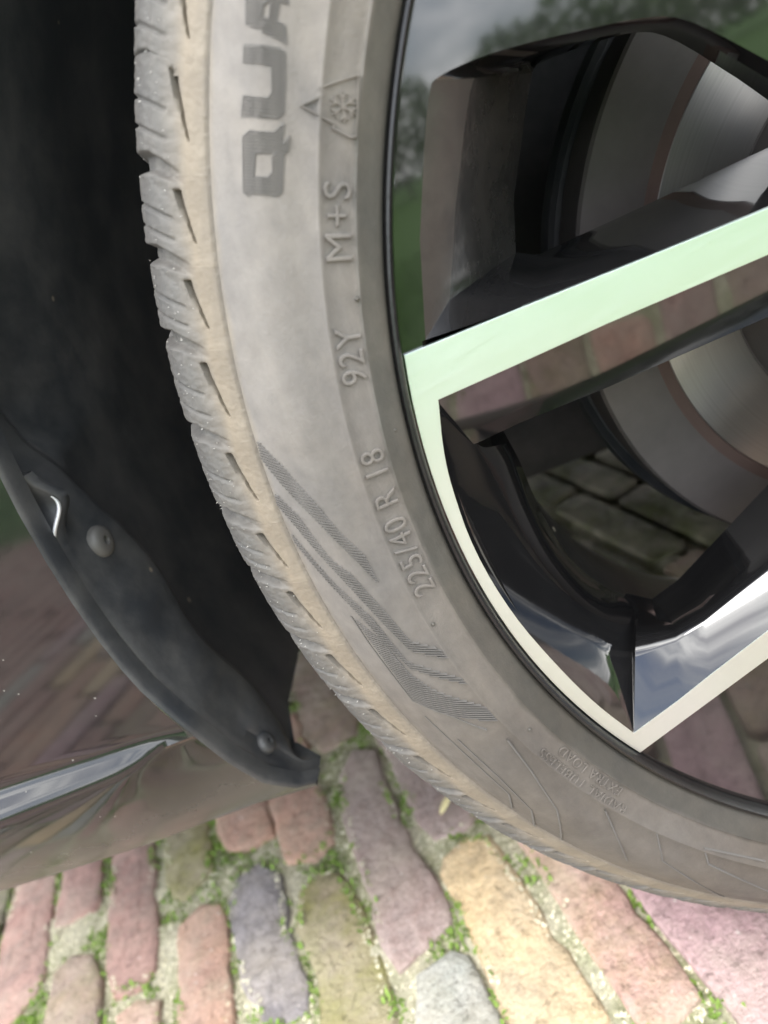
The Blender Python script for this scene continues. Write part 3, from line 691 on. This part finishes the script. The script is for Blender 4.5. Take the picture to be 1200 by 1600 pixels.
panel('front_panel', [[(-.90, y, z) for y in np.linspace(.16, 1.6, 8)] for z in (.19, .5, .80)], M_BODY)
panel('bulkhead', [[(.42, y, z) for y in (.0, .285)] for z in (.19, .5, .74)], M_LINER)

# ------------------------------------------------------------------ paving
TH = math.radians(-12.3176)
U = Vector((math.sin(TH), math.cos(TH), 0)); V = Vector((math.cos(TH), -math.sin(TH), 0))
def gp(s, t, z): return V * s + U * t + Vector((0, 0, z))
def m_bed():
    t = NT('mossy_joint_sand')
    n1 = t.noise(20, 6, .62); n2 = t.noise(300, 5, .7); n3 = t.noise(70, 5, .6)
    c = t.mix(t.ramp(n1, [(.4, (0, 0, 0)), (.62, (1, 1, 1))]), (.48, .45, .34), (.22, .24, .10))
    c = t.mix(t.math('MULTIPLY', n3, .5), c, (.62, .58, .47))
    c = t.mix(.6, c, t.ramp(n2, [(.3, (.45, .45, .42)), (.7, (1.4, 1.4, 1.35))]), 'MULTIPLY')
    return t.set(Base_Color=c, Roughness=.95, Specular_IOR_Level=.15, Normal=t.bump(n2, .003, .9))
xs = np.linspace(-3, 3, 41)
pav = link('pavement', mesh('pavement', [gp(x, y, -.013) for y in np.linspace(-1.0, 3.0, 31) for x in xs], [(j * 41 + i, j * 41 + i + 1, j * 41 + i + 42, j * 41 + i + 41) for j in range(30) for i in range(40)]), m_bed())
tag(pav, 'old brick paving laid in straight courses with mossy joints', None, None, 'structure')
BM = {
 'red': m_brick('red_brick', (.30, .15, .12), (.36, .21, .17), (.24, .15, .13)),
 'purple': m_brick('purple_brick', (.29, .22, .20), (.33, .24, .21), (.33, .20, .17)),
 'orange': m_brick('orange_brick', (.40, .22, .14), (.34, .19, .14), (.42, .30, .20)),
 'black': m_brick('dark_brick', (.17, .155, .16), (.30, .27, .27), (.11, .10, .105)),
 'olive': m_brick('olive_brick', (.26, .23, .11), (.32, .25, .15), (.24, .21, .07), .85),
 'yellow': m_brick('yellow_brick', (.52, .37, .18), (.56, .42, .23), (.46, .32, .16)),
 'grey': m_brick('grey_brick', (.30, .31, .28), (.36, .36, .32), (.26, .27, .23), .15),
 'pink': m_brick('pink_brick', (.44, .24, .20), (.48, .30, .24), (.38, .20, .16), .35),
 'mauve': m_brick('mauve_brick', (.34, .20, .21), (.40, .26, .26), (.30, .18, .18)),
 'brown': m_brick('brown_brick', (.25, .16, .12), (.30, .21, .16), (.22, .17, .12), .3)}
def chaikin(p, n=1):
    for _ in range(n):
        q = []
        for a_, b_ in zip(p, p[1:] + p[:1]): q += [(a_[0] * .8 + b_[0] * .2, a_[1] * .8 + b_[1] * .2), (a_[0] * .2 + b_[0] * .8, a_[1] * .2 + b_[1] * .8)]
        p = q
    return p
def inset(p, d):
    A = sum(a_[0] * b_[1] - b_[0] * a_[1] for a_, b_ in zip(p, p[1:] + p[:1])); sg = 1 if A > 0 else -1
    out = []
    n = len(p)
    for i in range(n):
        a_, b_, c_ = p[i - 1], p[i], p[(i + 1) % n]
        e = Vector((c_[0] - a_[0], c_[1] - a_[1])); L = e.length or 1e-6
        out.append((b_[0] - e.y / L * d * sg, b_[1] + e.x / L * d * sg))
    return out
def brick_mesh(name, outline, seed, crown=.0014, wob=.0005, grow=0):
    """outline in metres about its own centre"""
    rnd = random.Random(seed)
    p = []
    for a_, b_ in zip(outline, outline[1:] + outline[:1]):
        L = math.hypot(b_[0] - a_[0], b_[1] - a_[1]); m = max(1, int(L / .012))
        for i in range(m): p.append((a_[0] + (b_[0] - a_[0]) * i / m, a_[1] + (b_[1] - a_[1]) * i / m))
    if grow: p = inset(p, -grow)
    if grow:                                  # chipped arrises
        q = inset(p, .0026); p = [q[i] if rnd.random() < .14 else p[i] for i in range(len(p))]
    p = [(x + rnd.uniform(-wob, wob), y + rnd.uniform(-wob, wob)) for x, y in p]
    rings = [(p, -.05), (p, -.0050), (inset(p, .0005), -.0020), (inset(p, .0018), -.0006), (inset(p, .006), .0000)]
    vs, fs = [], []; n = len(p)
    for q, z in rings: vs += [(x, y, z + (rnd.uniform(-.0006, .0006) if z > -.02 else 0)) for x, y in q]
    for r in range(len(rings) - 1):
        for i in range(n): fs.append((r * n + i, r * n + (i + 1) % n, (r + 1) * n + (i + 1) % n, (r + 1) * n + i))
    cx_ = sum(x for x, y in p) / n; cy_ = sum(y for x, y in p) / n
    q = [(cx_ + (x - cx_) * .40, cy_ + (y - cy_) * .62) for x, y in rings[-1][0]]
    i1 = len(vs); vs += [(x, y, crown + rnd.uniform(-.0007, .0007)) for x, y in q]
    k = (len(rings) - 1) * n
    for i in range(n): fs.append((k + i, k + (i + 1) % n, i1 + (i + 1) % n, i1 + i))
    fs.append(tuple(range(i1, i1 + n)))
    return mesh(name, vs, fs, True, 75)
TR = dict(BR)
TR['b1'] = [(-687, 540), (-644, 540), (-640, 418), (-635, 375), (-640, 356), (-667, 347), (-686, 353), (-688, 435)]
TR['b2'] = [(-632, 590), (-590, 592), (-589, 425), (-591, 414), (-612, 417), (-630, 424)]
TR['b2b'] = [(-622, 365), (-607, 372), (-589, 360), (-578, 330), (-572, 180), (-617, 176), (-624, 300)]
TR['b3'] = [(-579, 500), (-574, 342), (-565, 312), (-542, 303), (-533, 312), (-531, 339), (-535, 500)]
TR['b3b'] = [(-560, 288), (-545, 292), (-527, 280), (-522, 100), (-565, 97)]
TR['b4'] = [(-522, 560), (-521, 395), (-515, 372), (-505, 366), (-478, 374), (-477, 400), (-480, 560)]
TR['b4b'] = [(-510, 338), (-511, 279), (-511, 142), (-472, 140), (-472, 250), (-469, 311), (-474, 336), (-490, 345)]
TR['b5'] = [(-468, 570), (-467, 405), (-455, 384), (-440, 375), (-419, 374), (-418, 393), (-420, 570)]
TR['b6'] = [(-412, 522), (-414, 400), (-410, 336), (-388, 321), (-368, 326), (-366, 359), (-367, 520)]
TR['b6b'] = [(-406, 300), (-413, 270), (-406, 226), (-411, 191), (-412, 108), (-368, 106), (-365, 177), (-363, 207), (-365, 260), (-372, 295), (-388, 308)]
TR['b7b'] = [(-344, 183), (-352, 160), (-357, -5), (-310, -7), (-309, 131), (-310, 175), (-318, 183)]
TR['b7c'] = [(-358, 630), (-368, 480), (-353, 442), (-318, 437), (-306, 464), (-308, 632)]
TR['b8'] = [(-300, 470), (-299, 299), (-294, 274), (-272, 266), (-256, 270), (-252, 340), (-253, 472)]
TR['b8b'] = [(-294, 253), (-301, 242), (-299, 207), (-302, 163), (-307, 112), (-304, 60), (-256, 58), (-255, 119), (-257, 208), (-259, 248), (-275, 257)]
TR['b9'] = [(-240, 240), (-241, 158), (-240, 106), (-241, 84), (-225, 78), (-207, 85), (-206, 128), (-207, 225), (-212, 241)]
TR['b10'] = [(-197, 165), (-198, 120), (-197, 73), (-193, -22), (-148, -24), (-147, 100), (-149, 165)]
BC = {'b1': 'red', 'b2': 'red', 'b2b': 'brown', 'b3': 'red', 'b3b': 'pink', 'b4': 'olive', 'b4b': 'orange', 'b5': 'orange', 'b5b': 'black', 'b6': 'orange', 'b6b': 'olive', 'b7': 'purple', 'b7b': 'grey', 'b7c': 'brown', 'b8': 'purple', 'b8b': 'yellow', 'b9': 'pink', 'b10': 'mauve'}
taken = []; POLY = []
for i, (k, ol) in enumerate(TR.items()):
    cs = sum(a_ for a_, b_ in ol) / len(ol); ct = sum(b_ for a_, b_ in ol) / len(ol)
    me = brick_mesh('brick', [((a_ - cs) / 1000, (b_ - ct) / 1000) for a_, b_ in ol], i + 3, .0012, .0008, .0026)
    ob = link('brick', me, BM[BC[k]], pav)
    ob.location = gp(cs / 1000, ct / 1000, -.001 + .0015 * ((i * 7) % 5 - 2) / 2); ob.rotation_euler = (random.uniform(-.012, .012), random.uniform(-.012, .012), -TH)
    taken.append((min(a_ for a_, b_ in ol), max(a_ for a_, b_ in ol), min(b_ for a_, b_ in ol), max(b_ for a_, b_ in ol)))
    POLY.append([(a_ / 1000, b_ / 1000) for a_, b_ in ol])
gens = []
PH = [.02, .115, .06, .165, .09, .01, .13, .05, .18, .075]
ends = {0: (303, 540), }
lo = {}; hi = {}
cents = [-.661, -.608, -.555, -.4985, -.4430, -.390, -.332, -.279, -.2235, -.1725]
def course_s(i): return cents[i] if 0 <= i < len(cents) else (cents[0] + .0545 * i if i < 0 else cents[-1] + .0540 * (i - len(cents) + 1))
for i in range(-40, 62):
    s = course_s(i); w = .0455
    iv = [(t0 / 1000, t1 / 1000) for s0, s1, t0, t1 in taken if s0 / 1000 < s < s1 / 1000]
    segs = []
    if iv:
        a_ = min(x[0] for x in iv); b_ = max(x[1] for x in iv)
        t = a_ - .012
        while t > -1.0: segs.append((t - .20, t)); t -= .212
        t = b_ + .012
        while t < 2.9: segs.append((t, t + .20)); t += .212
    else:
        t = -1.0 + PH[i % 10] + random.uniform(-.02, .02)
        while t < 2.9: segs.append((t, t + .20)); t += .212
    for t0, t1 in segs: gens.append((s + random.uniform(-.0015, .0015), (t0 + t1) / 2 + random.uniform(-.003, .003), w))
gens.sort(key=lambda g: math.hypot(g[0] + .33, g[1] - .05))
shapes = []
for k in range(6):
    w, L = .0455 / 2 * random.uniform(.95, 1.04), .1
    ol = [(-w, -L + .006), (-w + .006, -L), (w - .006, -L), (w, -L + .006), (w + .001, 0), (w, L - .006), (w - .006, L), (-w + .006, L), (-w, L - .006), (-w - .001, 0)]
    base_me = brick_mesh('brick', ol, 100 + k)
    for key in ('red', 'purple', 'orange', 'brown', 'mauve', 'red', 'brown', 'grey', 'yellow'):
        m2 = base_me.copy(); m2.materials.clear(); m2.materials.append(BM[key]); shapes.append(m2)
dark = []
BM['mossy'] = m_brick('mossy_brick', (.07, .06, .035), (.055, .055, .03), (.09, .085, .035), 1.0)  # moss, darkened to carry the shade under the car
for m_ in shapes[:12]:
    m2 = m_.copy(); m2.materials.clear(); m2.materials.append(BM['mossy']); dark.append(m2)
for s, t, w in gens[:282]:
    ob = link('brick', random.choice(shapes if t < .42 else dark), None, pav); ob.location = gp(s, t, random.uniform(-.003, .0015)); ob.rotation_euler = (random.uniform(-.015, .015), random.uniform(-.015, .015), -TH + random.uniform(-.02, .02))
    POLY.append([(s - w / 2, t - .1), (s + w / 2, t - .1), (s + w / 2, t + .1), (s - w / 2, t + .1)])
vs, fs = [], []
for s, t, w in gens[282:]:
    z = random.uniform(-.003, .001); i0 = len(vs); h = w / 2
    vs += [gp(s - h, t - .1, -.012), gp(s + h, t - .1, -.012), gp(s + h, t + .1, -.012), gp(s - h, t + .1, -.012), gp(s - h + .004, t - .096, z), gp(s + h - .004, t - .096, z), gp(s + h - .004, t + .096, z), gp(s - h + .004, t + .096, z)]
    fs += [(i0 + 4, i0 + 5, i0 + 6, i0 + 7)] + [(i0 + q, i0 + (q + 1) % 4, i0 + 4 + (q + 1) % 4, i0 + 4 + q) for q in range(4)]
link('far_bricks', mesh('far_bricks', vs, fs, False), BM['red'], pav, 'stuff')

# moss and crumbs filling the joints near the wheel
def inside(x, y, p):
    c = False; n = len(p); j = n - 1
    for i in range(n):
        if (p[i][1] > y) != (p[j][1] > y) and x < (p[j][0] - p[i][0]) * (y - p[i][1]) / (p[j][1] - p[i][1]) + p[i][0]: c = not c
        j = i
    return c
near = [p for p in POLY if min(q[0] for q in p) < .05 and max(q[0] for q in p) > -.85 and max(q[1] for q in p) > -.05 and min(q[1] for q in p) < .75]
BBX = [(min(q[0] for q in p), max(q[0] for q in p), min(q[1] for q in p), max(q[1] for q in p)) for p in near]
def in_brick(s, t):
    for p, b in zip(near, BBX):
        if b[0] < s < b[1] and b[2] < t < b[3] and inside(s, t, p): return True
    return False
def m_leaf(name, a, b):
    t = NT(name); n = t.noise(90, 3); n2 = t.noise(900, 2)
    c = t.mix(n, a, b); c = t.mix(.5, c, t.ramp(n2, [(.3, (.5, .5, .5)), (.7, (1.5, 1.5, 1.4))]), 'MULTIPLY')
    return t.set(Base_Color=c, Roughness=.75, Subsurface_Weight=0.0, Specular_IOR_Level=.25)
M_MOSS = m_leaf('green_moss', (.09, .18, .025), (.27, .36, .09)); M_DRY = m_leaf('dry_moss', (.52, .48, .32), (.82, .78, .64))
rg = random.Random(11)
def bedz(s, t): return -.0050 + .0030 * mnoise.fractal(Vector((s * 40, t * 40, 0)), 1.0, 2.0, 4)
bufs = {'g': ([], []), 'd': ([], [])}
cnt = 0
for _ in range(150000):
    s = rg.uniform(-.80, -.02); t = rg.uniform(-.02, .70)
    onb = 0
    if in_brick(s, t):                        # moss creeping over the brick edges in patches
        if mnoise.noise(Vector((s * 16, t * 16, 9.7))) < .08 or rg.random() < .35: continue
        if all(in_brick(s + dx, t + dy) for dx, dy in ((.0045, 0), (-.0045, 0), (0, .0045), (0, -.0045))): continue
        onb = 1
    nz = mnoise.noise(Vector((s * 22, t * 22, 3.1))) + .55 * mnoise.noise(Vector((s * 70, t * 70, 8)))
    key = 'g' if nz > .20 + rg.uniform(-.3, .3) else 'd'
    vs, fs = bufs[key]
    h = .5 + .5 * mnoise.noise(Vector((s * 35, t * 35, 1)))
    z0 = -.0022 + .0016 * rg.random() if onb else bedz(s, t) - .0004 + .0042 * h * rg.random() * (1 if key == 'g' else .4)
    L = rg.uniform(.0018, .0055) if key == 'g' else rg.uniform(.0010, .0032); w = L * rg.uniform(.3, .55)
    c = gp(s, t, z0); az = rg.uniform(0, 2 * PI); el = rg.uniform(.1, 1.3) if key == 'g' else rg.uniform(-.2, .7)
    d_ = Vector((math.cos(az) * math.cos(el), math.sin(az) * math.cos(el), math.sin(el))); sd_ = Vector((-math.sin(az), math.cos(az), rg.uniform(-.4, .4)))
    i0 = len(vs)
    vs += [c - sd_ * w * .5, c + sd_ * w * .5, c + d_ * L * .6 + sd_ * w * .5 + Vector((0, 0, w * .2)), c + d_ * L, c + d_ * L * .55 - sd_ * w * .5]
    fs.append((i0, i0 + 1, i0 + 2, i0 + 3, i0 + 4)); cnt += 1
for key, nm, mt in (('g', 'moss', M_MOSS), ('d', 'dry_moss', M_DRY)):
    vs, fs = bufs[key]; me = bpy.data.meshes.new(nm); me.from_pydata([tuple(v) for v in vs], [], fs); me.update()
    ob = link(nm, me, mt, None, 'stuff')
    tag(ob, 'green moss growing in the joints between the bricks' if key == 'g' else 'pale dry moss and sand crumbs in the brick joints', 'moss')
# uneven bed just under the crumbs
nx_, ny_ = 150, 140
vs = []
for j in range(ny_):
    for i in range(nx_):
        s = -.85 + .9 * i / (nx_ - 1); t = -.06 + .80 * j / (ny_ - 1)
        vs.append(gp(s, t, bedz(s, t)))
fs = [(j * nx_ + i, j * nx_ + i + 1, (j + 1) * nx_ + i + 1, (j + 1) * nx_ + i) for j in range(ny_ - 1) for i in range(nx_ - 1)]
link('joint_sand', mesh('joint_sand', vs, fs), pav.data.materials[0], pav)

# dry scrap of leaf by the tyre
vs, fs = [], []
c0 = Vector((-.336, .2185, .003)); c1 = Vector((-.313, .2275, .011)); d_ = (c1 - c0); sdv = d_.cross(Vector((0, 0, 1))).normalized()
for i in range(9):
    t = i / 8; w = .0034 * (math.sin(PI * min(1, t * 1.5 + .08)) if t < .6 else .35) + .0007
    c = c0 + d_ * t + Vector((0, 0, .003 * math.sin(PI * t)))
    vs += [c - sdv * w, c + Vector((0, 0, -.0012)), c + sdv * w + Vector((0, 0, .0008))]
    if i: p_ = (i - 1) * 3; fs += [(p_, p_ + 1, p_ + 4, p_ + 3), (p_ + 1, p_ + 2, p_ + 5, p_ + 4)]
lf = link('dry_leaf', mesh('dry_leaf', vs, fs), m_leaf('dry_leaf', (.55, .47, .22), (.75, .68, .42)))
lf.modifiers.new('thick', 'SOLIDIFY').thickness = .0005
tag(lf, 'small pale yellow dry leaf scrap on the bricks against the tyre', 'leaf')

# ------------------------------------------------------------------ the street side that the paint and metal reflect
def m_lawn():
    t = NT('lawn_green'); n = t.noise(4, 5); n2 = t.noise(120, 4, .7)
    c = t.mix(n, (.07, .15, .03), (.11, .20, .05)); c = t.mix(.6, c, t.ramp(n2, [(.3, (.5, .5, .5)), (.7, (1.5, 1.5, 1.5))]), 'MULTIPLY')
    return t.set(Base_Color=c, Roughness=.9, Specular_IOR_Level=.2)
ML = m_lawn()
lawn = link('lawn', mesh('lawn', [(-60, -80, -.02), (60, -80, -.02), (60, 60, -.02), (-60, 60, -.02)], [(0, 1, 2, 3)]), ML, None, 'structure')
tag(lawn, 'short green lawn beyond the brick paving')
vs, fs = [], []
rg = random.Random(5)
for _ in range(26000):
    x = rg.uniform(-3, 3); y = -1.35 - 3.2 * rg.random() ** 1.5
    h = rg.uniform(.02, .05); az = rg.uniform(0, 2 * PI); w = .0022
    i0 = len(vs); dx, dy = math.cos(az) * w, math.sin(az) * w
    lx_, ly_ = rg.uniform(-.02, .02), rg.uniform(-.02, .02)
    vs += [(x - dx, y - dy, -.02), (x + dx, y + dy, -.02), (x + lx_, y + ly_, h)]; fs.append((i0, i0 + 1, i0 + 2))
gme = bpy.data.meshes.new('grass'); gme.from_pydata(vs, [], fs); gme.update()
tag(link('grass', gme, m_leaf('grass_blade', (.08, .17, .03), (.13, .22, .06)), None, 'stuff'), 'short grass blades of the lawn beside the paving', 'grass')
vs, fs = [], []
for _ in range(22000):
    x = rg.uniform(-22, 22); z = rg.uniform(.05, 1) ** .8 * (2.0 + .35 * math.sin(x * 1.3) + .25 * math.sin(x * 3.1)); y = -17 + rg.uniform(-.8, .8) * (1 - .3 * z / 2.4)
    L = rg.uniform(.09, .2); d_ = Vector((rg.uniform(-1, 1), rg.uniform(-1, 1), rg.uniform(-.3, 1))).normalized() * L; e_ = d_.orthogonal() * .45
    c = Vector((x, y, z)); i0 = len(vs); vs += [c, c + d_ * .5 + e_, c + d_, c + d_ * .5 - e_]; fs.append((i0, i0 + 1, i0 + 2, i0 + 3))
hme = bpy.data.meshes.new('foliage'); hme.from_pydata([tuple(v) for v in vs], [], fs); hme.update()
hedge = bpy.data.objects.new('hedge', None); COL.objects.link(hedge); hedge.location = (0, 0, 0)
tag(hedge, 'green garden hedge across the lawn, mirrored in the glossy rim', 'hedge')
link('foliage', hme, m_leaf('hedge_leaf', (.08, .15, .03), (.13, .22, .05)), hedge)
for k in range(10):
    b = bmesh.new(); bmesh.ops.create_cone(b, cap_ends=True, segments=8, radius1=.05, radius2=.025, depth=1.6); me = bpy.data.meshes.new('stem'); b.to_mesh(me); b.free()
    ob = link('stem', me, M_RUST, hedge); ob.location = (-21 + 4.6 * k, -17, .78)

S.render.engine = 'CYCLES'
